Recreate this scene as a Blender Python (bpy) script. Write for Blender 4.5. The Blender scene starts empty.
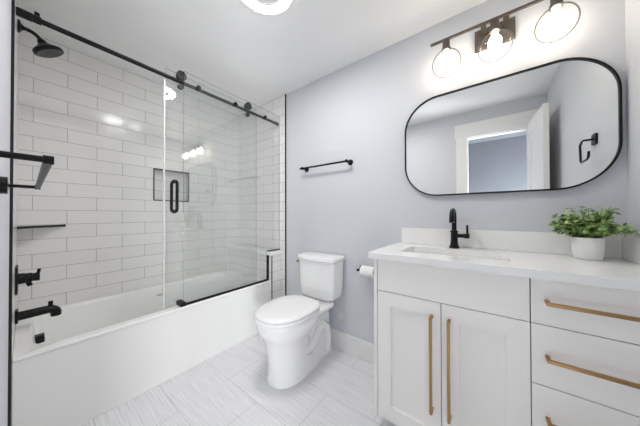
import bpy, bmesh, math, random
from mathutils import Vector, Matrix
PI = math.pi
random.seed(7)
S = bpy.context.scene
COL = S.collection

# ------------------------------------------------------------------ camera
cd = bpy.data.cameras.new('camera')
cam = bpy.data.objects.new('camera', cd); COL.objects.link(cam)
cd.sensor_width = 36.0
cd.lens = 220.83 / 640.0 * 36.0
cd.clip_start = 0.01
yaw, pitch, roll = math.radians(36.963), math.radians(.468), math.radians(-.129)
F = Vector((-math.sin(yaw) * math.cos(pitch), math.cos(yaw) * math.cos(pitch), math.sin(pitch)))
R = Vector((math.cos(yaw), math.sin(yaw), 0)); U = R.cross(F)
R2 = R * math.cos(roll) + U * math.sin(roll); U2 = U * math.cos(roll) - R * math.sin(roll)
M = Matrix((R2, U2, -F)).transposed().to_4x4()
M.translation = Vector((0, -1.56, 1.105))
cam.matrix_world = M
S.camera = cam

# ------------------------------------------------------------------ world, light, exposure
w = bpy.data.worlds.new('world'); S.world = w; w.use_nodes = True
w.node_tree.nodes['Background'].inputs[0].default_value = (.75, .85, 1, 1)
w.node_tree.nodes['Background'].inputs[1].default_value = .3
S.view_settings.view_transform = 'Standard'; S.view_settings.look = 'None'
S.view_settings.gamma = 1; S.view_settings.use_curve_mapping = False
S.view_settings.exposure = 2.2
S.cycles.use_denoising = True
S.cycles.max_bounces = 14; S.cycles.diffuse_bounces = 8; S.cycles.glossy_bounces = 6
S.cycles.transparent_max_bounces = 24; S.cycles.sample_clamp_indirect = 6
BULB = 6.6        # vanity bulbs
RING = 22.0         # ceiling ring lamp
HALL = 44.0        # added fill, as daylight through a made-up, unseen hall window (watts)
ld = bpy.data.lights.new('hall_daylight_fill', 'AREA'); ld.energy = HALL; ld.color = (.97, .985, 1.0)
ld.shape = 'RECTANGLE'; ld.size = 1.1; ld.size_y = 1.1
hl = bpy.data.objects.new('hall_daylight_fill', ld); COL.objects.link(hl)
hl.location = (1.64, -2.38, .65); hl.rotation_euler = (0, PI/2, 0)

# ------------------------------------------------------------------ materials
def mat(name, col, rough=.5, metal=0, spec=.5, coat=0):
    m = bpy.data.materials.new(name); m.use_nodes = True
    b = m.node_tree.nodes['Principled BSDF']
    b.inputs['Base Color'].default_value = (*col, 1); b.inputs['Roughness'].default_value = rough
    b.inputs['Metallic'].default_value = metal; b.inputs['Specular IOR Level'].default_value = spec
    b.inputs['Coat Weight'].default_value = coat
    return m
def nodes(m): return m.node_tree.nodes, m.node_tree.links, m.node_tree.nodes['Principled BSDF']
def bumpy(m, scale, strength, dist=.002, detail=2):
    n, l, b = nodes(m)
    tc = n.new('ShaderNodeTexCoord'); t = n.new('ShaderNodeTexNoise'); bp = n.new('ShaderNodeBump')
    t.inputs['Scale'].default_value = scale; t.inputs['Detail'].default_value = detail
    bp.inputs['Strength'].default_value = strength; bp.inputs['Distance'].default_value = dist
    l.new(tc.outputs['Object'], t.inputs['Vector']); l.new(t.outputs['Fac'], bp.inputs['Height']); l.new(bp.outputs['Normal'], b.inputs['Normal'])
    return m
def tile(name, axes, ox, oy, bw, bh, c1, c2, grout, mortar, rough, streak=False):
    m = mat(name, c1, rough); n, l, b = nodes(m)
    tc = n.new('ShaderNodeTexCoord'); sp = n.new('ShaderNodeSeparateXYZ'); l.new(tc.outputs['Object'], sp.inputs[0])
    cb = n.new('ShaderNodeCombineXYZ')
    for k, (ax, o) in enumerate(zip(axes, (ox, oy))):
        a = n.new('ShaderNodeMath'); a.operation = 'ADD'; a.inputs[1].default_value = o
        l.new(sp.outputs[ax], a.inputs[0]); l.new(a.outputs[0], cb.inputs[k])
    br = n.new('ShaderNodeTexBrick'); br.offset = .5; br.offset_frequency = 2
    l.new(cb.outputs[0], br.inputs['Vector'])
    br.inputs['Color1'].default_value = (*c1, 1); br.inputs['Color2'].default_value = (*c2, 1); br.inputs['Mortar'].default_value = (*grout, 1)
    br.inputs['Scale'].default_value = 1; br.inputs['Mortar Size'].default_value = mortar; br.inputs['Mortar Smooth'].default_value = .2
    br.inputs['Brick Width'].default_value = bw; br.inputs['Row Height'].default_value = bh
    out = br.outputs['Color']
    if streak:
        mp = n.new('ShaderNodeMapping'); mp.inputs['Scale'].default_value = (5, 150, 1)
        l.new(tc.outputs['Object'], mp.inputs[0])
        nz = n.new('ShaderNodeTexNoise'); nz.inputs['Scale'].default_value = 1; nz.inputs['Detail'].default_value = 4
        l.new(mp.outputs[0], nz.inputs['Vector'])
        nb = n.new('ShaderNodeTexNoise'); nb.inputs['Scale'].default_value = 3; l.new(tc.outputs['Object'], nb.inputs['Vector'])
        cr = n.new('ShaderNodeValToRGB'); cr.color_ramp.elements[0].position = .3; cr.color_ramp.elements[1].position = .7
        cr.color_ramp.elements[0].color = (.85, .85, .86, 1); cr.color_ramp.elements[1].color = (1.06, 1.06, 1.06, 1)
        l.new(nz.outputs['Fac'], cr.inputs[0])
        mx = n.new('ShaderNodeMix'); mx.data_type = 'RGBA'; mx.blend_type = 'MULTIPLY'; mx.inputs[0].default_value = 1
        l.new(out, mx.inputs[6]); l.new(cr.outputs[0], mx.inputs[7])
        out = mx.outputs[2]
    l.new(out, b.inputs['Base Color'])
    bp = n.new('ShaderNodeBump'); bp.inputs['Strength'].default_value = .5; bp.inputs['Distance'].default_value = .001; bp.invert = True
    l.new(br.outputs['Fac'], bp.inputs['Height']); l.new(bp.outputs['Normal'], b.inputs['Normal'])
    return m
def glass(name, tint, edge=None, refl=1.0):
    m = bpy.data.materials.new(name); m.use_nodes = True; n = m.node_tree.nodes; l = m.node_tree.links
    n.remove(n['Principled BSDF']); o = n['Material Output']
    lw = n.new('ShaderNodeLayerWeight'); lw.inputs[0].default_value = .5
    p = n.new('ShaderNodeMath'); p.operation = 'POWER'; p.inputs[1].default_value = 5; l.new(lw.outputs['Facing'], p.inputs[0])
    a = n.new('ShaderNodeMath'); a.operation = 'MULTIPLY_ADD'; a.inputs[1].default_value = .96 * refl; a.inputs[2].default_value = .04 * refl
    l.new(p.outputs[0], a.inputs[0])
    t = n.new('ShaderNodeBsdfTransparent'); t.inputs[0].default_value = (*tint, 1)
    if edge:
        r = n.new('ShaderNodeValToRGB'); r.color_ramp.elements[0].position = edge[1]; r.color_ramp.elements[1].position = edge[2]
        r.color_ramp.elements[0].color = (*tint, 1); r.color_ramp.elements[1].color = (*edge[0], 1)
        l.new(lw.outputs['Facing'], r.inputs[0]); l.new(r.outputs[0], t.inputs[0])
    g = n.new('ShaderNodeBsdfGlossy'); g.inputs['Roughness'].default_value = 0
    mx = n.new('ShaderNodeMixShader'); l.new(a.outputs[0], mx.inputs[0]); l.new(t.outputs[0], mx.inputs[1]); l.new(g.outputs[0], mx.inputs[2])
    l.new(mx.outputs[0], o.inputs[0]); return m
def emit(name, col, st):
    m = bpy.data.materials.new(name); m.use_nodes = True; n = m.node_tree.nodes; l = m.node_tree.links
    n.remove(n['Principled BSDF']); e = n.new('ShaderNodeEmission'); e.inputs[0].default_value = (*col, 1); e.inputs[1].default_value = st
    l.new(e.outputs[0], n['Material Output'].inputs[0]); return m

TC1, TC2, TG = (.83, .82, .81), (.80, .79, .78), (.40, .39, .385)
m_wall = bumpy(mat('grey_wall_paint', (.64, .655, .69), .55, spec=.3), 90, .35, .002)
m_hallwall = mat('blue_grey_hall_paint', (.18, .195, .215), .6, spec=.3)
m_ceil = bumpy(mat('white_ceiling_paint', (.88, .88, .875), .7, spec=.2), 70, .3, .002)
m_tile_yz = tile('subway_tile_long_wall', 'YZ', 1.387, -.557, .30, .0972, TC1, TC2, TG, .0016, .16)
m_tile_xz = tile('subway_tile_end_wall', 'XZ', 2.388, -.557, .30, .0972, TC1, TC2, TG, .0016, .16)
m_floor = tile('streaked_floor_tile', 'XY', 1.09, .738, .60, .30, (.81, .81, .825), (.79, .79, .805), (.57, .57, .57), .0018, .35, True)
m_trimw = mat('white_trim_paint', (.84, .84, .83), .35)
m_black = mat('matte_black_metal', (.012, .012, .013), .38, .6)
m_bronze = mat('dark_bronze_metal', (.13, .108, .095), .35, .7)
m_strip = mat('black_edge_strip', (.02, .02, .022), .4, .5)
m_grey_metal = mat('dark_grey_rubber', (.07, .07, .07), .5)
m_tub = mat('white_acrylic', (.90, .90, .89), .16)
m_porc = mat('white_porcelain', (.93, .93, .93), .08, coat=.3)
m_quartz = bumpy(mat('white_quartz', (.86, .855, .84), .2), 10, 0)
m_cab = mat('warm_white_cabinet_paint', (.90, .875, .845), .4)
m_gap = mat('cabinet_inside', (.18, .175, .17), .6)
m_brass = mat('satin_brass', (.44, .26, .115), .33, 1)
m_chrome = mat('chrome', (.8, .8, .8), .1, 1)
m_mirror = mat('silvered_mirror', (.90, .91, .91), .0, 1)
m_glass = glass('clear_shower_glass', (.985, .992, .990), refl=2.0)
m_glass_edge = glass('glass_edge', (.55, .66, .64))
m_seal = mat('pale_vinyl_seal', (.92, .94, .94), .25); m_seal.node_tree.nodes['Principled BSDF'].inputs['Transmission Weight'].default_value = .35
m_globe = glass('clear_globe_glass', (.985, .98, .975), ((.10, .075, .06), .58, .80), .8)
m_paper = bumpy(mat('white_paper', (.88, .88, .88), .9, spec=.1), 200, .2)
m_pot = mat('white_ceramic', (.82, .82, .81), .4)
m_soil = mat('soil', (.03, .02, .012), .9)
m_stem = mat('plant_stem', (.10, .16, .05), .6)
m_bulb = emit('glowing_bulb', (1, .89, .72), BULB)
m_ring = emit('glowing_ring_diffuser', (1, .98, .96), RING)
m_leaf = mat('eucalyptus_leaf', (.12, .25, .05), .5)
n_, l_, b_ = nodes(m_leaf)
oi = n_.new('ShaderNodeTexCoord'); nz = n_.new('ShaderNodeTexNoise'); nz.inputs['Scale'].default_value = 45; nz.inputs['Detail'].default_value = 0
cr = n_.new('ShaderNodeValToRGB'); cr.color_ramp.elements[0].position = .3; cr.color_ramp.elements[1].position = .68
cr.color_ramp.elements[0].color = (.10, .22, .06, 1); cr.color_ramp.elements[1].color = (.42, .56, .20, 1)
l_.new(oi.outputs['Object'], nz.inputs['Vector']); l_.new(nz.outputs['Fac'], cr.inputs[0]); l_.new(cr.outputs[0], b_.inputs['Base Color'])

# ------------------------------------------------------------------ builders
def obj(name, bm, m, parent=None, smooth=False, bevel=0, segs=2, sub=0, angle=35, kind=None):
    bmesh.ops.recalc_face_normals(bm, faces=bm.faces)
    me = bpy.data.meshes.new(name); bm.to_mesh(me); bm.free()
    for mm in (m if isinstance(m, (list, tuple)) else [m]): me.materials.append(mm)
    o = bpy.data.objects.new(name, me); COL.objects.link(o)
    if smooth:
        for p in me.polygons: p.use_smooth = True
        if not sub: me.set_sharp_from_angle(angle=math.radians(angle))
    if bevel:
        b = o.modifiers.new('bevel', 'BEVEL'); b.width = bevel; b.segments = segs; b.limit_method = 'ANGLE'; b.angle_limit = math.radians(40)
        if not smooth:
            for p in me.polygons: p.use_smooth = True
            me.set_sharp_from_angle(angle=math.radians(30))
            b.harden_normals = True
    if sub:
        s = o.modifiers.new('sub', 'SUBSURF'); s.levels = sub; s.render_levels = sub
    if parent:
        o.parent = parent
        pw = Vector(parent.location)
        q = parent.parent
        while q: pw += q.location + q.matrix_parent_inverse.translation; q = q.parent
        base = parent.location if parent.type == 'EMPTY' else Vector((0, 0, 0))
        o.matrix_parent_inverse = Matrix.Translation(-base)
    if kind: o['kind'] = kind
    return o
def thing(name, label, cat, loc, group=None):
    o = bpy.data.objects.new(name, None); COL.objects.link(o); o.location = loc; o.empty_display_size = .05
    o['label'] = label; o['category'] = cat
    if group: o['group'] = group
    return o
def tag(o, label, cat, group=None):
    o['label'] = label; o['category'] = cat
    if group: o['group'] = group
    return o
def struct(name, bm, m, parent=None, **k):
    return obj(name, bm, m, parent, kind=None if parent else 'structure', **k)
def nb(): return bmesh.new()
def box(bm, a, b, mi=0):
    x0, y0, z0 = [min(p, q) for p, q in zip(a, b)]; x1, y1, z1 = [max(p, q) for p, q in zip(a, b)]
    v = [bm.verts.new(c) for c in [(x0,y0,z0),(x1,y0,z0),(x1,y1,z0),(x0,y1,z0),(x0,y0,z1),(x1,y0,z1),(x1,y1,z1),(x0,y1,z1)]]
    for f in [(0,3,2,1),(4,5,6,7),(0,1,5,4),(1,2,6,5),(2,3,7,6),(3,0,4,7)]:
        bm.faces.new([v[i] for i in f]).material_index = mi
    return bm
def B(a, b): return box(nb(), a, b)
def frame_of(d):
    d = d.normalized(); a = Vector((0, 0, 1)) if abs(d.z) < .9 else Vector((1, 0, 0))
    u = d.cross(a).normalized(); return u, d.cross(u).normalized()
def lathe(bm, origin, axis, prof, n=24, cap=True):
    """prof: list of (distance along axis, radius)"""
    o = Vector(origin); d = Vector(axis).normalized(); u, v = frame_of(d); rings = []
    for h, r in prof:
        rings.append([bm.verts.new(o + d * h + (u * math.cos(2*PI*k/n) + v * math.sin(2*PI*k/n)) * max(r, 1e-5)) for k in range(n)])
    for a, b in zip(rings, rings[1:]):
        for k in range(n): bm.faces.new((a[k], a[(k+1) % n], b[(k+1) % n], b[k]))
    if cap:
        bm.faces.new(rings[0]); bm.faces.new(rings[-1])
    return bm
def cyl(bm, a, b, r, n=20):
    a, b = Vector(a), Vector(b); return lathe(bm, a, b - a, [(0, r), ((b-a).length, r)], n)
def tube(bm, pts, r, n=14, square=False):
    pts = [Vector(p) for p in pts]; rings = []; pu = None
    for i, p in enumerate(pts):
        d = ((pts[min(i+1, len(pts)-1)] - p).normalized() + (p - pts[max(i-1, 0)]).normalized()).normalized()
        if pu is None: u, v = frame_of(d)
        else:
            u = (pu - d * pu.dot(d)).normalized(); v = d.cross(u)
        pu = u
        rr = r[i] if isinstance(r, (list, tuple)) else r
        if square:
            ring = [p + (u * a + v * b) * rr for a, b in ((-1,-1),(1,-1),(1,1),(-1,1))]
        else:
            ring = [p + (u * math.cos(2*PI*k/n) + v * math.sin(2*PI*k/n)) * rr for k in range(n)]
        rings.append([bm.verts.new(q) for q in ring])
    for a, b in zip(rings, rings[1:]):
        m = len(a)
        for k in range(m): bm.faces.new((a[k], a[(k+1) % m], b[(k+1) % m], b[k]))
    bm.faces.new(rings[0]); bm.faces.new(rings[-1]); return bm
def arc(c, u, v, r, a0, a1, n=8):
    c, u, v = Vector(c), Vector(u), Vector(v)
    return [c + u * r * math.cos(a0 + (a1-a0)*k/n) + v * r * math.sin(a0 + (a1-a0)*k/n) for k in range(n+1)]
def loft(bm, rings, cap0=True, cap1=True):
    vs = [[bm.verts.new(p) for p in r] for r in rings]
    for a, b in zip(vs, vs[1:]):
        n = len(a)
        for k in range(n): bm.faces.new((a[k], a[(k+1) % n], b[(k+1) % n], b[k]))
    if cap0: bm.faces.new(vs[0])
    if cap1: bm.faces.new(vs[-1])
    return vs
def rrect(x0, x1, y0, y1, r, n=6):
    pts = []
    for cx, cy, a in ((x1-r, y1-r, 0), (x0+r, y1-r, PI/2), (x0+r, y0+r, PI), (x1-r, y0+r, 3*PI/2)):
        for k in range(n+1):
            t = a + PI/2*k/n; pts.append((cx + r*math.cos(t), cy + r*math.sin(t)))
    return pts

# ------------------------------------------------------------------ room shell
XL, XR, YB, YF, ZC = -2.388, .488, 0.0, -1.603, 2.315
YH = -3.05
struct('floor', B((-2.6, YH-.1, -.06), (1.6, .1, 0)), m_floor)
struct('ceiling', B((-2.6, YF-.06, ZC), (1.2, .12, ZC+.06)), m_ceil)
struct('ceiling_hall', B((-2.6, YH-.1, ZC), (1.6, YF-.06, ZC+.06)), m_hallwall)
struct('wall_back', B((XL-.2, 0, 0), (XR+.1, .1, ZC)), m_wall)
struct('wall_right', B((XR, YF, 0), (XR+.1, 0, ZC)), m_wall)
# long tiled wall with a niche cut into it
NY0, NY1, NZ0, NZ1 = -.877, -.578, 1.237, 1.529
bm = nb()
box(bm, (XL-.12, YF, 0), (XL, NY0, ZC)); box(bm, (XL-.12, NY1, 0), (XL, 0, ZC))
box(bm, (XL-.12, NY0, 0), (XL, NY1, NZ0)); box(bm, (XL-.12, NY0, NZ1), (XL, NY1, ZC))
box(bm, (XL-.12, NY0, NZ0), (XL-.075, NY1, NZ1))
struct('wall_left', bm, m_tile_yz)
bm = nb(); t = .008
box(bm, (XL-.004, NY0, NZ0), (XL+.004, NY0+t, NZ1)); box(bm, (XL-.004, NY1-t, NZ0), (XL+.004, NY1, NZ1))
box(bm, (XL-.004, NY0+t, NZ0), (XL+.004, NY1-t, NZ0+t)); box(bm, (XL-.004, NY0+t, NZ1-t), (XL+.004, NY1-t, NZ1))
struct('trim_3', bm, m_strip)
XT = -1.594
# tile skin on the vanity wall end and on the shower head end, each with its black edge strip
struct('wall_tile_back', B((XL, -.010, 0), (XT-.008, 0, ZC)), m_tile_xz)
struct('trim_1', B((XT-.008, -.012, 0), (XT, 0, ZC)), m_strip)
struct('wall_tile_front', B((XL, YF, 0), (XT-.006, YF+.008, ZC)), m_tile_xz)
struct('trim_2', B((XT-.006, YF, 0), (XT, YF+.0085, ZC)), m_strip)
# wall behind the camera, with the doorway
DX0, DX1, DZ = -.178, .36, 2.007
bm = nb()
box(bm, (XL-.2, YF-.06, 0), (DX0, YF, ZC)); box(bm, (DX1, YF-.06, 0), (1.6, YF, ZC)); box(bm, (DX0, YF-.06, DZ), (DX1, YF, ZC))
struct('wall_front', bm, m_wall)
bm = nb()
for y0, y1 in ((YF, YF+.018), (YF-.078, YF-.06)):
    box(bm, (DX0-.107, y0, 0), (DX0, y1, DZ+.02)); box(bm, (DX1, y0, 0), (DX1+.107, y1, DZ+.02))
box(bm, (DX0-.122, YF-.082, DZ), (DX1+.115, YF-.06, DZ+.165))
box(bm, (DX0-.122, YF, DZ), (DX1+.115, YF+.022, DZ+.165))
box(bm, (DX0, YF-.06, 0), (DX0+.012, YF, DZ)); box(bm, (DX1-.012, YF-.06, 0), (DX1, YF, DZ)); box(bm, (DX0+.012, YF-.06, DZ-.012), (DX1-.012, YF, DZ))
struct('trim_4', bm, m_trimw, bevel=.002)
# hall outside the doorway
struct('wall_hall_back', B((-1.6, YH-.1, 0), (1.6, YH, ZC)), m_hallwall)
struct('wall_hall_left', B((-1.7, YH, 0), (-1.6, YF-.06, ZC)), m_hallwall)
bm = nb(); WY0, WY1, WZ0, WZ1 = -2.93, -1.83, .1, 1.2
box(bm, (1.5, YH, 0), (1.6, WY0, ZC)); box(bm, (1.5, WY1, 0), (1.6, YF-.06, ZC)); box(bm, (1.5, WY0, 0), (1.6, WY1, WZ0)); box(bm, (1.5, WY0, WZ1), (1.6, WY1, ZC))
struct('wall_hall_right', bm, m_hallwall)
bm = nb()
for y in (WY0, (WY0+WY1)/2-.025, WY1-.05): box(bm, (1.53, y, WZ0), (1.57, y+.05, WZ1))
for z in (WZ0, WZ1-.05): box(bm, (1.53, WY0+.05, z), (1.57, (WY0+WY1)/2-.025, z+.05)); box(bm, (1.53, (WY0+WY1)/2+.025, z), (1.57, WY1-.05, z+.05))
struct('added_window_1', bm, m_trimw)  # window frame added in the unseen hall wall for the fill light
# open door leaf
dl = bpy.data.objects.new('door_1', None); COL.objects.link(dl); dl.location = (.352, -1.585, 0); dl['kind'] = 'structure'
def leaf(u0, u1, z0, z1, t0, t1, bm):
    d = Vector((.034, .515, 0)).normalized(); nrm = Vector((d.y, -d.x, 0)); o = Vector((.350, -1.580, 0))
    vs = []
    for z in (z0, z1):
        for u, t_ in ((u0, t0), (u1, t0), (u1, t1), (u0, t1)):
            p = o + d*u + nrm*t_; vs.append(bm.verts.new((p.x, p.y, z)))
    for f in [(0,3,2,1),(4,5,6,7),(0,1,5,4),(1,2,6,5),(2,3,7,6),(3,0,4,7)]: bm.faces.new([vs[i] for i in f])
bm = nb(); LW = .515
leaf(0, .1, .01, 2.03, 0, .036, bm); leaf(LW-.1, LW, .01, 2.03, 0, .036, bm)
leaf(.1, LW-.1, 1.91, 2.03, 0, .036, bm); leaf(.1, LW-.1, .01, .23, 0, .036, bm); leaf(.1, LW-.1, 1.0, 1.12, 0, .036, bm)
obj('door_frame', bm, m_trimw, dl)
bm = nb(); leaf(.1, LW-.1, .23, 1.0, .010, .026, bm); leaf(.1, LW-.1, 1.12, 1.91, .010, .026, bm)
obj('door_panel', bm, m_trimw, dl)
# baseboards
struct('baseboard_back', B((XT, -.016, 0), (-.462, 0, .145)), m_trimw, bevel=.004)
struct('baseboard_front', B((XT, YF, 0), (DX0-.107, YF+.012, .145)), m_trimw, bevel=.003)
struct('baseboard_right', B((XR-.014, YF+.02, 0), (XR, -.50, .145)), m_trimw, bevel=.003)
# pony wall at the end of the bathtub
PX, PY = -1.64, -.15
struct('wall_pony', B((XL, PY, 0), (PX, -.010, .718)), [m_tile_yz])
o = bpy.data.objects['wall_pony']; o.data.materials.append(m_tile_xz)
for p in o.data.polygons:
    p.material_index = 1 if abs(p.normal.y) > .5 else 0
struct('trim_5', B((PX-.002, PY-.002, 0), (PX+.004, PY+.006, .718)), m_strip)
tag(obj('ledge_cap', B((XL, PY-.017, .7185), (PX+.018, -.0105, .752)), m_quartz, bevel=.002),
    'white quartz slab capping the short tiled wall at the tub end', 'ledge')

# ------------------------------------------------------------------ bathtub
ZR, TX = .475, -1.66
TY0, TY1 = YF+.0082, PY
tub = thing('bathtub', 'long white alcove bathtub with a plain front panel', 'bathtub', ((XL+TX)/2, (TY0+TY1)/2, 0))
bm = nb()
def zr(pts, z): return [(x, y, z) for x, y in pts]
o_ = rrect(XL+.003, TX, TY0+.001, TY1-.001, .004)
rings = [zr(rrect(XL+.003, TX-.004, TY0+.001, TY1-.001, .004), ZR-.018), zr(o_, ZR-.014), zr(o_, ZR-.008), zr(rrect(XL+.003, TX-.006, TY0+.001, TY1-.001, .004), ZR),
         zr(rrect(XL+.055, TX-.055, TY0+.052, TY1-.085, .11), ZR), zr(rrect(XL+.065, TX-.063, TY0+.060, TY1-.097, .11), ZR-.012),
         zr(rrect(XL+.085, TX-.090, TY0+.085, TY1-.17, .12), .25), zr(rrect(XL+.105, TX-.125, TY0+.135, TY1-.26, .12), .12),
         zr(rrect(XL+.16, TX-.18, TY0+.19, TY1-.33, .10), .085)]
loft(bm, rings, cap0=False)
obj('basin', bm, m_tub, tub, smooth=True, angle=50)
bm = nb()
prof = [(TX-.0045, ZR-.0185), (TX-.050, .02), (TX-.050, .001), (TX-.056, .001), (TX-.056, ZR-.0185)]
loft(bm, [[(x, y, z) for x, z in prof] for y in (TY0+.001, TY1-.001)])
obj('apron', bm, m_tub, tub)
bm = nb(); lathe(bm, (-2.07, TY0+.066, .392), (0, 1, .12), [(0, .030), (.034, .030), (.036, .027)], 4)
bmesh.ops.rotate(bm, verts=bm.verts, cent=(-2.07, TY0+.066, .392), matrix=Matrix.Rotation(PI/4, 3, 'Y'))
obj('overflow_plate', bm, m_black, tub, bevel=.003)['label'] = 'square black overflow plate'
bm = nb(); lathe(bm, (-2.02, TY0+.32, .084), (0, 0, 1), [(0, .035), (.005, .033), (.007, .02)], 20)
obj('drain', bm, m_black, tub, smooth=True)
bm = nb()
loft(bm, [[(x, -.845 + .030*math.cos(a), .4 + .010*math.sin(a)) for a in [2*PI*k/16 for k in range(16)]] for x in (XL+.064, XL+.076)])
obj('badge', bm, m_chrome, tub, smooth=True)

# ------------------------------------------------------------------ shower glass and hardware
GX, RX, SX = -1.685, -1.706, -1.727
rail = thing('shower_door_rail', 'long black round rail carrying the glass shower door', 'rail', (RX, -.8, 2.038))
obj('bar', cyl(nb(), (RX, YF+.05, 2.038), (RX, -.03, 2.038), .0125), m_black, rail, smooth=True)
for y0, y1, r in ((YF+.0087, YF+.055, .019), (-.045, -.0105, .0165)):
    obj('wall_socket', cyl(nb(), (RX, y0, 2.038), (RX, y1, 2.038), r), m_black, rail, smooth=True, bevel=.002)
for y in (-1.535, -.455 + .0):
    bm = nb(); cyl(bm, (RX, y-.013, 2.038), (RX, y+.013, 2.038), .0175); cyl(bm, (RX, y, 2.05), (RX, y, 2.071), .009, 14)
    if y < -1: obj('stopper', bm, m_black, rail, smooth=True)
    else: bm.free()
fx = thing('fixed_glass_panel', 'fixed clear shower glass panel beside the toilet, nearest the room', 'glass panel', (GX, -.45, ZR))
bm = nb(); T = .004
outline = [(-.903, ZR+.012), (PY-.022, ZR+.012), (PY-.022, .7535), (-.0115, .7535), (-.0115, 2.113), (-.903, 2.113)]
loft(bm, [[(x, y, z) for y, z in outline] for x in (GX-T, GX+T)])
for f in bm.faces:
    if len(f.verts) == 4: f.material_index = 1
obj('pane', bm, [m_glass, m_glass_edge], fx)
bm = nb(); box(bm, (GX-.009, -.89, ZR+.0005), (GX+.009, PY-.004, ZR+.015))
obj('bottom_channel', bm, m_black, fx)
obj('side_channel', B((GX-.009, PY-.018, ZR+.015), (GX+.009, PY-.0025, .7175)), m_black, fx)
obj('ledge_channel', B((GX-.009, PY-.016, .7525), (GX+.009, -.012, .762)), m_black, fx)
for y in (-.806, -.508, -.196):
    bm = nb(); cyl(bm, (GX-T-.001, y, 2.038), (RX+.0132, y, 2.038), .008, 14); cyl(bm, (GX+T, y, 2.038), (GX+T+.010, y, 2.038), .0155, 20)
    obj('standoff', bm, m_black, fx, smooth=True)
sd = thing('sliding_glass_door', 'sliding clear glass shower door with a black pull handle', 'shower door', (SX, -.63, ZR))
bm = nb(); box(bm, (SX-T, -1.002, ZR+.012), (SX+T, -.262, 2.100))
for f in bm.faces:
    f.material_index = 0 if abs((f.verts[0].co - f.verts[2].co).x) < 1e-4 else 1
obj('pane', bm, [m_glass, m_glass_edge], sd)
bm = nb(); box(bm, (SX-T-.003, -1.011, ZR+.013), (SX+T+.003, -1.0025, 2.02))
obj('edge_seal', bm, m_seal, sd)['label'] = 'pale translucent vinyl edge seal'
for y in (-.911, -.367):
    bm = nb(); lathe(bm, (RX-.012, y, 2.0825), (1, 0, 0), [(0, .030), (.006, .030), (.009, .0305), (.015, .0305), (.018, .032), (.024, .032)], 28)
    cyl(bm, (SX+T, y, 2.0825), (RX-.012, y, 2.0825), .012); cyl(bm, (SX-T-.008, y, 2.0825), (SX-T, y, 2.0825), .022)
    obj('roller', bm, m_black, sd, smooth=True)
    bm = nb(); cyl(bm, (RX-.010, y-.004, 2.004), (RX+.010, y-.004, 2.004), .0175); cyl(bm, (SX+T, y-.004, 2.004), (RX-.010, y-.004, 2.004), .008)
    obj('anti_jump_disc', bm, m_black, sd, smooth=True)
bm = nb(); hy = -.945; HZ0, HZ1 = 1.130, 1.338
for sgn in (1, -1):
    x0 = SX + sgn*T; x1 = SX + sgn*.048; r = .022
    pts = [(x0, hy, HZ0)] + arc((x1-sgn*r, hy, HZ0+r), (sgn, 0, 0), (0, 0, -1), r, PI/2, 0, 6) + arc((x1-sgn*r, hy, HZ1-r), (sgn, 0, 0), (0, 0, 1), r, 0, PI/2, 6) + [(x0, hy, HZ1)]
    tube(bm, pts, .0095, 14)
    for z in (HZ0, HZ1): cyl(bm, (x0, hy, z), (x0+sgn*.004, hy, z), .014)
obj('handle', bm, m_black, sd, smooth=True)
bm = nb(); box(bm, (SX-.016, -.925, ZR+.0005), (GX+.018, -.892, ZR+.011)); box(bm, (SX-.016, -.925, ZR+.011), (SX-T-.002, -.892, ZR+.030)); box(bm, (GX+T+.001, -.925, ZR+.011), (GX+.018, -.892, ZR+.030))
box(bm, (SX+T+.002, -.925, ZR+.011), (GX-T-.002, -.892, ZR+.03))
tag(obj('door_guide', bm, m_black, bevel=.002), 'small black guide block on the tub rim under the glass', 'door guide')

# ------------------------------------------------------------------ shower fittings
YW = YF + .0085
XC = -2.05
sh = thing('overhead_shower', 'black round shower head on a bent arm', 'shower head', (XC, YW, 2.115))
bm = nb(); lathe(bm, (XC, YW, 2.148), (0, 1, 0), [(0, .034), (.006, .034), (.014, .016), (.02, .011)], 24)
obj('flange', bm, m_black, sh, smooth=True)
pts = [Vector((XC, YW+.005, 2.148)), Vector((XC, YW+.022, 2.148))] + arc((XC, YW+.028, 2.093), (0, 0, 1), (0, 1, 0), .055, 0, PI/3.6, 8) + [Vector((XC, YW+.088, 2.108))]
bm = nb(); tube(bm, pts, .0095, 14); obj('arm', bm, m_black, sh, smooth=True)
ax = Vector((0, .50, -.866)).normalized()
hc = Vector((XC, YW+.082, 2.112))
bm = nb(); lathe(bm, hc, ax, [(-.012, .011), (0, .019), (.012, .021), (.016, .028), (.026, .036), (.032, .050), (.044, .065), (.056, .066), (.060, .061)], 32)
obj('spray_head', bm, m_black, sh, smooth=True)
bm = nb(); lathe(bm, hc + ax*.0605, ax, [(0, .058), (.002, .056)], 32)
u_, v_ = frame_of(ax)
for r_, n__ in ((.012, 6), (.026, 12), (.040, 18)):
    for k in range(n__):
        p = hc + ax*.0625 + (u_*math.cos(2*PI*k/n__) + v_*math.sin(2*PI*k/n__))*r_; cyl(bm, p, p + ax*.002, .0028, 8)
obj('spray_face', bm, m_grey_metal, sh, smooth=True)
va = thing('shower_valve', 'black shower mixer valve with lever above the tub spout', 'valve', (XC, YW, .755))
bm = nb(); pts = rrect(XC-.072, XC+.072, .683, .827, .012); loft(bm, [[(x, y, z) for x, z in pts] for y in (YW, YW+.008)])
obj('plate', bm, m_black, va, smooth=True)
bm = nb(); lathe(bm, (XC, YW+.008, .757), (0, 1, 0), [(0, .03), (.022, .029), (.024, .026), (.046, .026), (.048, .022), (.066, .022)], 28)
obj('valve_body', bm, m_black, va, smooth=True)
bm = nb(); cyl(bm, (XC, YW+.066, .757), (XC, YW+.082, .757), .024); tube(bm, [(XC, YW+.076, .775), (XC, YW+.080, .800)], .007, 12)
obj('handle', bm, m_black, va, smooth=True)
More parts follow.
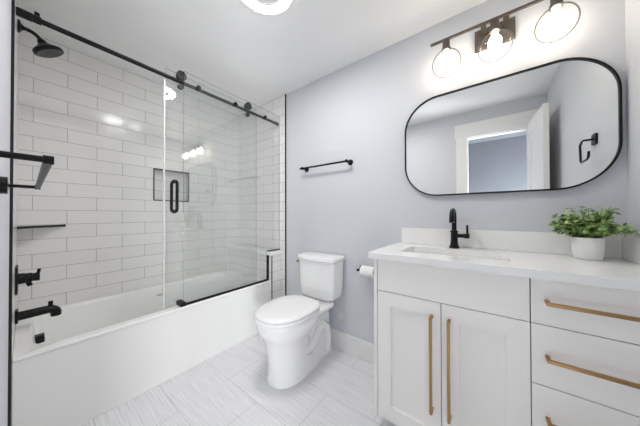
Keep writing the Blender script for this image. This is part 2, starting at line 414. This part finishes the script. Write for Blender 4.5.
bm = nb(); tube(bm, [(XC, YW+.040, .735), (XC, YW+.050, .712)], .010, 12); obj('diverter_lever', bm, m_black, va, smooth=True)
sp = thing('tub_spout', 'black tub spout with a pull-up diverter knob', 'spout', (XC, YW, .555))
bm = nb(); pts = rrect(XC-.034, XC+.034, .521, .589, .008); loft(bm, [[(x, y, z) for x, z in pts] for y in (YW, YW+.010)])
obj('flange', bm, m_black, sp, smooth=True)
bm = nb(); pts = [(XC, YW+.01, .553), (XC, YW+.11, .556)] + arc((XC, YW+.115, .528), (0, 0, 1), (0, 1, 0), .028, 0, PI/2.1, 8) + [(XC, YW+.143, .512)]
tube(bm, pts, [.024, .023] + [.0225]*9 + [.021], 20); obj('spout_body', bm, m_black, sp, smooth=True)
bm = nb(); cyl(bm, (XC, YW+.122, .572), (XC, YW+.122, .602), .010, 14); obj('diverter_knob', bm, m_black, sp, smooth=True, bevel=.002)
# tiled corner shelf
cs = thing('corner_shelf', 'triangular tiled corner shelf with black edge beside the shower wall', 'shelf', (XL+.06, YW+.05, 1.036))
bm = nb(); tri = [(XL+.001, YW), (XL+.20, YW), (XL+.001, YF+.205)]
loft(bm, [[(x, y, z) for x, y in tri] for z in (1.027, 1.040)])
obj('slab', bm, m_tile_xz, cs)
bm = nb(); tri2 = [(XL+.20, YW+.0005), (XL+.206, YW+.0005), (XL+.001, YF+.211), (XL+.001, YF+.205)]
loft(bm, [[(x, y, z) for x, y in tri2] for z in (1.026, 1.041)])
obj('edge_strip', bm, m_strip, cs)

# ------------------------------------------------------------------ towel bars
def towel_bar(label, x0, x1, yw, s, z, group, rb=.0075, rp=.009, over=.03, th=.008):
    t = thing('towel_bar', label, 'towel bar', ((x0+x1)/2, yw, z), group)
    yb = yw + s*.062
    obj('bar', cyl(nb(), (x0-over, yb, z), (x1+over*.4, yb, z), rb), m_black, t, smooth=True)
    for x in (x0, x1):
        bm = nb(); lathe(bm, (x, yw, z), (0, s, 0), [(0, .023), (th, .023), (th+.002, rp), (.062-rp*1.3, rp), (.062-rp*1.2, rp*1.4), (.062+rp*1.1, rp*1.4)], 20)
        obj('post', bm, m_black, t, smooth=True)
    return t
towel_bar('short black towel bar on the grey wall above the toilet', -1.325, -.865, 0, -1, 1.524, 'black towel bars')
towel_bar('black towel bar seen end-on beside the shower trim', -1.03, -.51, YF, 1, 1.186, 'black towel bars', .0052, .0045, .006, .012)
# towel ring on the right wall
tr = thing('towel_ring', 'black open hand towel ring reflected in the mirror', 'towel ring', (XR, -.40, 1.53))
bm = nb(); pts = rrect(-.40, -.34, 1.49, 1.55, .012); loft(bm, [[(x, y, z) for y, z in pts] for x in (XR, XR-.010)])
obj('plate', bm, m_black, tr, smooth=True)
xr = XR-.05
bm = nb(); tube(bm, [(XR-.009, -.365, 1.52), (XR-.03, -.365, 1.52), (xr, -.355, 1.518), (xr, -.315, 1.517), (xr, -.325, 1.517), (xr, -.38, 1.517), (xr, -.41, 1.500), (xr, -.40, 1.408), (xr, -.388, 1.400), (xr, -.30, 1.402), (xr, -.280, 1.410), (xr, -.272, 1.440)][:3] + [(xr, -.38, 1.517), (xr, -.41, 1.500), (xr, -.40, 1.408), (xr, -.388, 1.400), (xr, -.30, 1.402), (xr, -.280, 1.410), (xr, -.272, 1.440)], .0055, 10)
obj('ring', bm, m_black, tr, smooth=True)

# ------------------------------------------------------------------ toilet
TXc = -1.097
toi = thing('toilet', 'white two-piece toilet with closed lid beside the bathtub', 'toilet', (TXc, -.3, 0))
def egg(yf, yr, hw, n=48, p=2.3, wide=.45, pr=2.0, cx=0):
    """egg outline: y from yf (front, negative) to yr; widest at `wide` of the length from the back"""
    ym = yr + (yf-yr)*wide; pts = []
    for k in range(n):
        a = 2*PI*k/n; c, s_ = math.cos(a), math.sin(a)
        e = p if s_ < 0 else pr
        x = hw*math.copysign(abs(c)**(2/e), c)
        y = (yr-ym)*abs(s_)**(2/e) if s_ > 0 else (yf-ym)*abs(s_)**(2/e)
        pts.append((TXc + cx + x, ym + y))
    return pts
bm = nb()
rings = [zr(egg(-.604, -.05, .128, wide=.66, p=2.4, cx=-.020), 0), zr(egg(-.604, -.05, .128, wide=.66, p=2.4, cx=-.020), .018), zr(egg(-.598, -.08, .120, wide=.68, p=2.4, cx=-.020), .032),
         zr(egg(-.596, -.24, .116, wide=.62, cx=-.022), .10), zr(egg(-.602, -.26, .116, wide=.60, cx=-.022), .18), zr(egg(-.620, -.26, .127, wide=.58, cx=-.018), .25),
         zr(egg(-.652, -.24, .151, wide=.54, cx=-.008), .31), zr(egg(-.682, -.22, .170, wide=.5), .355), zr(egg(-.694, -.21, .177, wide=.47), .385), zr(egg(-.697, -.20, .180, wide=.47), .422), zr(egg(-.691, -.205, .174, wide=.47), .430)]
loft(bm, rings)
obj('bowl', bm, m_porc, toi, smooth=True, angle=60)
bm = nb()
def dk(hw, y0, y1, r): return rrect(TXc-hw, TXc+hw, y0, y1, r, 5)
loft(bm, [zr(dk(.086, -.44, -.02, .03), 0), zr(dk(.086, -.44, -.02, .03), .022), zr(dk(.062, -.44, -.03, .03), .034), zr(dk(.060, -.42, -.04, .03), .30), zr(dk(.075, -.42, -.07, .03), .350), zr(dk(.130, -.42, -.11, .03), .388), zr(dk(.162, -.42, -.125, .03), .404), zr(dk(.165, -.42, -.125, .03), .424), zr(dk(.160, -.42, -.130, .03), .431)])
obj('rear_deck', bm, m_porc, toi, smooth=True, angle=50)
bm = nb()
for s_ in (-1, 1):
    x = TXc + s_*.056
    tube(bm, [(x, -.44, .16), (x, -.37, .14), (x, -.31, .13), (x, -.255, .16), (x, -.215, .22), (x, -.16, .25), (x, -.105, .21), (x, -.085, .13), (x, -.09, .025)], [.03, .034, .036, .037, .037, .037, .037, .036, .034], 16)
obj('trapway', bm, m_porc, toi, smooth=True)
for s_ in (-1, 1):
    bm = nb(); lathe(bm, (TXc + s_*.074, -.30, .024), (0, 0, 1), [(0, .012), (.012, .011), (.018, .005)], 16)
    obj('bolt_cap', bm, m_porc, toi, smooth=True)
bm = nb(); loft(bm, [zr(egg(-.699, -.258, .178, wide=.46, pr=2.8), .4325), zr(egg(-.707, -.254, .183, wide=.46, pr=2.8), .437), zr(egg(-.707, -.254, .183, wide=.46, pr=2.8), .449), zr(egg(-.701, -.256, .178, wide=.46, pr=2.8), .453)])
obj('seat', bm, m_porc, toi, smooth=True, angle=60)
bm = nb(); loft(bm, [zr(egg(-.698, -.256, .179, wide=.46, pr=2.8), .457), zr(egg(-.704, -.252, .182, wide=.46, pr=2.8), .460), zr(egg(-.704, -.252, .182, wide=.46, pr=2.8), .470), zr(egg(-.698, -.258, .178, wide=.46, pr=2.8), .475), zr(egg(-.68, -.28, .15, wide=.46, pr=2.8), .479), zr(egg(-.57, -.36, .08, wide=.46, pr=2.8), .4805)])
obj('seat_lid', bm, m_porc, toi, smooth=True, angle=60)
bm = nb()
for s_ in (-1, 1): cyl(bm, (TXc+s_*.075-.018, -.238, .446), (TXc+s_*.075+.018, -.238, .446), .0135, 16)
box(bm, (TXc-.095, -.252, .436), (TXc+.095, -.236, .450))
obj('hinge', bm, m_porc, toi, smooth=True)
def tk(hw, y0, y1, bow):
    """tank outline with a bowed front"""
    pts = []
    for k in range(13):
        t = -1 + 2*k/12; pts.append((TXc + hw*t, y0 - bow*(1 - t*t)))
    r = .018
    return pts[:1] and [(TXc-hw+.0, y0+.012)] + [(TXc-hw+.006, y0+.002)] + pts[1:-1] + [(TXc+hw-.006, y0+.002), (TXc+hw, y0+.012)] + [(TXc+hw, y1-r), (TXc+hw-.005, y1-.005), (TXc+hw-r, y1), (TXc-hw+r, y1), (TXc-hw+.005, y1-.005), (TXc-hw, y1-r)]
bm = nb(); loft(bm, [zr(tk(.120, -.15, -.04, .01), .4315), zr(tk(.125, -.15, -.04, .01), .446), zr(tk(.158, -.158, -.026, .025), .448), zr(tk(.168, -.164, -.020, .028), .462), zr(tk(.174, -.168, -.018, .030), .55), zr(tk(.182, -.172, -.018, .032), .738)])
obj('tank', bm, m_porc, toi, smooth=True, angle=40)
bm = nb(); loft(bm, [zr(tk(.184, -.176, -.014, .033), .740), zr(tk(.189, -.181, -.010, .034), .744), zr(tk(.189, -.181, -.010, .034), .766), zr(tk(.184, -.176, -.014, .033), .774), zr(tk(.15, -.15, -.04, .02), .7765)])
obj('tank_lid', bm, m_porc, toi, smooth=True, angle=40)
bm = nb(); cyl(bm, (TXc-.181, -.13, .712), (TXc-.196, -.13, .712), .010); tube(bm, [(TXc-.193, -.13, .712), (TXc-.194, -.175, .710)], .006, 10)
obj('flush_lever', bm, m_bronze, toi, smooth=True)
# round painted cover plate low on the wall
bm = nb(); lathe(bm, (-.955, 0, .280), (0, -1, 0), [(0, .050), (.004, .050), (.007, .046), (.008, .02)], 32)
tag(obj('cover_plate', bm, m_wall, smooth=True), 'round grey cover plate low on the wall behind the toilet', 'cover plate')

# ------------------------------------------------------------------ paper holder and roll
ph = thing('toilet_paper_holder', 'black paper holder on the wall between toilet and vanity', 'paper holder', (-.77, 0, .70))
bm = nb(); lathe(bm, (-.765, 0, .692), (0, -1, 0), [(0, .022), (.008, .022), (.010, .009), (.07, .009)], 20)
obj('post', bm, m_black, ph, smooth=True)
bm = nb(); cyl(bm, (-.778, -.068, .692), (-.60, -.068, .692), .0085)
obj('bar', bm, m_black, ph, smooth=True)
bm = nb()
lathe(bm, (-.738, -.068, .692), (1, 0, 0), [(0, .0195), (0, .036), (.002, .038), (.098, .038), (.1, .036), (.1, .0195)], 32, cap=False)
bm.verts.ensure_lookup_table(); n0 = 32
for k in range(n0): bm.faces.new((bm.verts[k], bm.verts[(k+1) % n0], bm.verts[5*n0+(k+1) % n0], bm.verts[5*n0+k]))
tag(obj('toilet_paper_roll', bm, m_paper, smooth=True), 'white toilet paper roll beside the vanity cabinet', 'toilet paper')

# ------------------------------------------------------------------ vanity
VX0, VX1, VY, VZ0, VZ1 = -.468, .486, -.457, .065, .880
FY = -.475
van = thing('vanity_cabinet', 'off-white shaker vanity cabinet with long brass handles', 'cabinet', (0, -.25, 0))
bm = nb()
box(bm, (VX0, FY, VZ0), (VX0+.017, -.001, VZ1)); box(bm, (VX1-.02, FY, VZ0), (VX1, -.001, VZ1))
box(bm, (VX0+.017, VY+.012, VZ0), (VX1-.02, -.001, VZ0+.018))
box(bm, (VX0+.02, -.39, 0), (VX1-.0, -.02, VZ0))
obj('carcass', bm, m_cab, van)
obj('inner_face', B((VX0+.017, VY+.002, VZ0+.0185), (VX1-.02, VY+.012, VZ1)), m_gap, van)
G = .0016
def slab(name, x0, x1, z0, z1): return obj(name, B((x0+G, FY, z0+G), (x1-G, VY, z1-G)), m_cab, van, bevel=.0012)
def shaker(x0, x1, z0, z1, fw=.066):
    bm = nb(); x0 += G; x1 -= G; z0 += G; z1 -= G
    box(bm, (x0, FY, z0), (x0+fw, VY, z1)); box(bm, (x1-fw, FY, z0), (x1, VY, z1))
    box(bm, (x0+fw, FY, z0), (x1-fw, VY, z0+fw)); box(bm, (x0+fw, FY, z1-fw), (x1-fw, VY, z1))
    box(bm, (x0+fw, FY+.012, z0+fw), (x1-fw, VY, z1-fw))
    return obj('door', bm, m_cab, van)
def pull(parent, a, b):
    a, b = Vector(a), Vector(b); d = (b-a).normalized(); bm = nb(); out = Vector((0, -.033, 0)); h = .0055
    side = Vector((1, 0, 0)) if abs(d.z) > .5 else Vector((0, 0, 1))
    def bar(p, q, s1, s2, hh):
        vs = [bm.verts.new(e + s1*i*hh + s2*j*hh) for e in (p, q) for i, j in ((-1,-1),(1,-1),(1,1),(-1,1))]
        for f in [(0,3,2,1),(4,5,6,7),(0,1,5,4),(1,2,6,5),(2,3,7,6),(3,0,4,7)]: bm.faces.new([vs[i] for i in f])
    bar(a+out-d*h, b+out+d*h, side, Vector((0, 1, 0)), h)
    bar(a, a+out*.84, side, d, h); bar(b, b+out*.84, side, d, h)
    return obj('handle', bm, m_brass, parent, bevel=.001)
XG, XS = -.160, .124
slab('false_front', -.449, XS, .719, VZ1)
d1 = shaker(-.449, XG, .085, .719); d2 = shaker(XG, XS, .085, .719)
pull(d1, (-.196, FY, .25), (-.196, FY, .655)); pull(d2, (-.1285, FY, .25), (-.1285, FY, .655))
zs = [.085, .295, .508, .719, VZ1]
for z0, z1 in reversed(list(zip(zs, zs[1:]))):
    dr = slab('drawer', XS, VX1-.02, z0, z1); zc = (z0+z1)/2 + (.0 if z1 < .8 else .004)
    pull(dr, (.165, FY, zc), (.425, FY, zc))
# countertop with a sink opening
CX0, CX1, CY0, CZ0, CZ1 = -.489, .4865, -.496, .8802, .912
SX0, SX1, SY0, SY1 = -.365, .078, -.372, -.13
bm = nb(); hole = rrect(SX0, SX1, SY0, SY1, .022, 4)
out = [(CX0, CY0), (CX1, CY0), (CX1, -.001), (CX0, -.001)]
def ringed(z):
    return [bm.verts.new((x, y, z)) for x, y in out], [bm.verts.new((x, y, z)) for x, y in hole]
ot, ht = ringed(CZ1); ob, hb = ringed(CZ0)
nh = len(hole); q = nh//4
# hole quadrants start at corner (+x,+y), (-x,+y), (-x,-y), (+x,-y)
corner = [2, 3, 0, 1]
for top, (O_, H_) in ((1, (ot, ht)), (0, (ob, hb))):
    for c in range(4):
        for k in range(q-1):
            bm.faces.new((O_[corner[c]], H_[c*q+k], H_[c*q+k+1]))
        bm.faces.new((O_[corner[c]], H_[c*q+q-1], H_[((c+1)*q) % nh], O_[corner[(c+1) % 4]]))
for k in range(4): bm.faces.new((ot[k], ot[(k+1) % 4], ob[(k+1) % 4], ob[k]))
for k in range(nh): bm.faces.new((ht[k], ht[(k+1) % nh], hb[(k+1) % nh], hb[k]))
tag(obj('countertop', bm, m_quartz, bevel=.0015), 'white quartz countertop on the vanity cabinet', 'countertop')
tag(obj('backsplash', B((-.462, -.021, .9125), (.4665, -.001, 1.016)), m_quartz, bevel=.0015), 'low white quartz backsplash strip under the mirror', 'backsplash')
tag(obj('side_splash', B((.467, -.47, .9125), (.4865, -.001, 1.016)), m_quartz, bevel=.0015), 'white quartz side splash against the right wall', 'backsplash')
sk = thing('sink', 'rectangular white undermount sink set in the countertop', 'sink', ((SX0+SX1)/2, (SY0+SY1)/2, .75))
bm = nb()
loft(bm, [zr(rrect(SX0-.02, SX1+.02, SY0-.02, SY1+.02, .03, 5), CZ0-.0005), zr(rrect(SX0-.004, SX1+.004, SY0-.004, SY1+.004, .024, 5), CZ0-.0006), zr(rrect(SX0+.002, SX1-.002, SY0+.002, SY1-.002, .03, 5), CZ0-.02),
          zr(rrect(SX0+.015, SX1-.015, SY0+.015, SY1-.015, .04, 5), .785), zr(rrect(SX0+.05, SX1-.05, SY0+.05, SY1-.05, .04, 5), .765)], cap0=False)
obj('bowl', bm, m_porc, sk, smooth=True, angle=50)
bm = nb(); lathe(bm, ((SX0+SX1)/2, (SY0+SY1)/2, .764), (0, 0, 1), [(0, .03), (.004, .029), (.005, .015)], 24)
obj('drain', bm, m_black, sk, smooth=True)
# faucet
fa = thing('faucet', 'black single-handle faucet behind the sink', 'faucet', (-.14, -.075, .9125))
fx_, fy_ = -.148, -.078
bm = nb(); lathe(bm, (fx_, fy_, .9125), (0, 0, 1), [(0, .026), (.006, .026), (.016, .021), (.035, .018), (.088, .0175), (.094, .020), (.100, .020), (.102, .014)], 28)
obj('base', bm, m_black, fa, smooth=True)
pts = [(fx_, fy_, 1.01), (fx_, fy_, 1.076)] + arc((fx_, fy_-.052, 1.076), (0, 1, 0), (0, 0, 1), .052, 0, PI, 14)[1:] + [(fx_, fy_-.104, 1.066)]
bm = nb(); tube(bm, pts, [.0125]*16 + [.0135], 18); obj('spout', bm, m_black, fa, smooth=True)
bm = nb(); cyl(bm, (fx_, fy_-.104, 1.066), (fx_, fy_-.104, 1.060), .013); obj('aerator', bm, m_grey_metal, fa, smooth=True)
bm = nb(); cyl(bm, (fx_+.018, fy_, .984), (fx_+.052, fy_, .984), .011); lathe(bm, (fx_+.050, fy_, .984), (1, 0, 0), [(0, .0135), (.022, .0135), (.024, .011)], 20)
tube(bm, [(fx_+.063, fy_, .984), (fx_+.063, fy_, 1.046)], .0055, 12); obj('handle', bm, m_black, fa, smooth=True)

# ------------------------------------------------------------------ potted plant
px, py = .348, -.105
pl = thing('potted_plant', 'small green leafy plant in a white pot on the countertop', 'plant', (px, py, .9125))
bm = nb(); lathe(bm, (px, py, .9127), (0, 0, 1), [(0, .037), (.004, .041), (.03, .0455), (.085, .0475), (.093, .0475), (.093, .044), (.082, .043)], 36)
obj('pot', bm, m_pot, pl, smooth=True, angle=50)
bm = nb(); lathe(bm, (px, py, .9965), (0, 0, 1), [(0, .0425), (.002, .04)], 24); obj('soil', bm, m_soil, pl)
bs, bl = nb(), nb()
def leafm(bm, p, d, up, L, W_):
    d = d.normalized(); s_ = d.cross(up).normalized(); n_ = s_.cross(d)
    a = [p, p + d*L*.3 + s_*W_*.42 + n_*.001, p + d*L*.65 + s_*W_*.46, p + d*L - n_*.002, p + d*L*.65 - s_*W_*.46, p + d*L*.3 - s_*W_*.42 + n_*.001]
    c = p + d*L*.5 - n_*.002
    v = [bm.verts.new(q) for q in a]; vc = bm.verts.new(c)
    for k in range(6): bm.faces.new((v[k], v[(k+1) % 6], vc))
for k in range(104):
    az = random.uniform(0, 2*PI); el = random.uniform(.12, 1.2) if k > 8 else random.uniform(1.0, 1.5)
    L = random.uniform(.085, .126)*(1.0 if el < .8 else 1.12)
    d = Vector((math.cos(az)*math.cos(el), math.sin(az)*math.cos(el)*.85, math.sin(el)))
    if d.y > 0: L *= .8
    if d.x < 0: L *= 1 - .16*abs(d.x)
    p0 = Vector((px + .025*math.cos(az)*random.random(), py + .025*math.sin(az)*random.random(), .997))
    pts = []
    for i in range(6):
        t_ = i/5; q_ = p0 + d*L*t_ + Vector((0, 0, .022*math.sin(t_*PI*.7))); q_.y = min(q_.y, -.026); q_.x = min(q_.x, .455); pts.append(q_)
    tube(bs, pts, .0009, 5)
    for i in range(1, 6):
        for rep in range(3):
            a = random.uniform(0, 2*PI); u_, v_ = frame_of(pts[i]-pts[i-1])
            ld = (u_*math.cos(a) + v_*math.sin(a) + (pts[i]-pts[i-1]).normalized()*random.uniform(.1, .6))
            lp = pts[i] + (pts[i-1]-pts[i])*random.random()*.7
            LL = random.uniform(.014, .021)
            if (lp + ld.normalized()*LL).y > -.024 or (lp + ld.normalized()*LL).x > .466: continue
            leafm(bl, lp, ld, Vector((random.uniform(-.4, .4), random.uniform(-.6, .2), 1)), LL, LL*random.uniform(.75, 1.0))
obj('stems', bs, m_stem, pl)
obj('foliage', bl, m_leaf, pl)

# ------------------------------------------------------------------ mirror
MX0, MX1, MZ0, MZ1, MR = -.437, .470, 1.222, 1.848, .20
mi = thing('wall_mirror', 'wide rounded black-framed mirror above the vanity', 'mirror', ((MX0+MX1)/2, 0, MZ0))
bm = nb()
def mr(d, y): return [(x, y, z) for x, z in rrect(MX0+d, MX1-d, MZ0+d, MZ1-d, MR-d, 16)]
loft(bm, [mr(.004, -.001), mr(0, -.003), mr(0, -.026), mr(.0075, -.026), mr(.0075, -.012)], cap0=True, cap1=False)
obj('frame', bm, m_black, mi, smooth=True, angle=40)
bm = nb(); loft(bm, [mr(.0078, -.019), mr(.0078, -.013)])
obj('glass', bm, m_mirror, mi)

# ------------------------------------------------------------------ vanity light
vl = thing('vanity_light', 'three-globe dark bronze vanity light above the mirror', 'light fixture', (.042, 0, 2.09))
obj('back_plate', B((-.046, -.018, 2.036), (.130, -.0005, 2.152)), m_bronze, vl, bevel=.003)
LY = -.095
obj('bar', B((-.262, LY-.006, 2.119), (.346, LY+.006, 2.131)), m_bronze, vl)
for x in (-.005, .089):
    obj('bracket', B((x-.012, LY+.006, 2.118), (x+.012, -.018, 2.130)), m_bronze, vl)
for x in (-.180, .042, .264):
    bm = nb(); lathe(bm, (x, LY, 2.119), (0, 0, -1), [(0, .019), (.045, .019), (.048, .024), (.060, .024), (.060, .019)], 24)
    obj('socket', bm, m_bronze, vl, smooth=True)
    bm = nb(); c0 = Vector((x, LY, 1.985)); r = .074
    prof = [(r*math.cos(t_), r*math.sin(t_)) for t_ in [math.radians(18 + 152*k/28) for k in range(29)]]
    lathe(bm, c0, (0, 0, 1), [(h, q_) for h, q_ in prof], 40, cap=False)
    obj('globe_shade', bm, m_globe, vl, smooth=True, angle=80)
    bm = nb(); lathe(bm, (x, LY, 2.062), (0, 0, -1), [(0, .013), (.022, .013), (.035, .022), (.052, .029), (.066, .029), (.080, .022), (.088, .010), (.090, .002)], 24)
    obj('bulb', bm, m_bulb, vl, smooth=True, angle=80)

# ------------------------------------------------------------------ ceiling ring lamp
rl = thing('ceiling_light', 'glowing white ring ceiling light above the bathtub side', 'light fixture', (-.928, -.812, ZC))
rc = (-.928, -.812)
bm = nb(); lathe(bm, (*rc, ZC-.0005), (0, 0, -1), [(0, .0925), (.004, .0925), (.005, .09)], 48)
obj('base', bm, m_trimw, rl, smooth=True)
bm = nb(); N = 64; vs = []
for h, r in ((0, .093), (.012, .093), (.015, .097), (.015, .149), (.012, .153), (0, .153)):
    vs.append([bm.verts.new((rc[0] + r*math.cos(2*PI*k/N), rc[1] + r*math.sin(2*PI*k/N), ZC-.0005-h)) for k in range(N)])
for a, b in zip(vs, vs[1:]):
    for k in range(N): bm.faces.new((a[k], a[(k+1) % N], b[(k+1) % N], b[k]))
ring = obj('diffuser_ring', bm, [m_trimw, m_ring], rl, smooth=True)
for p in ring.data.polygons: p.material_index = 1 if p.normal.z < -.95 else 0
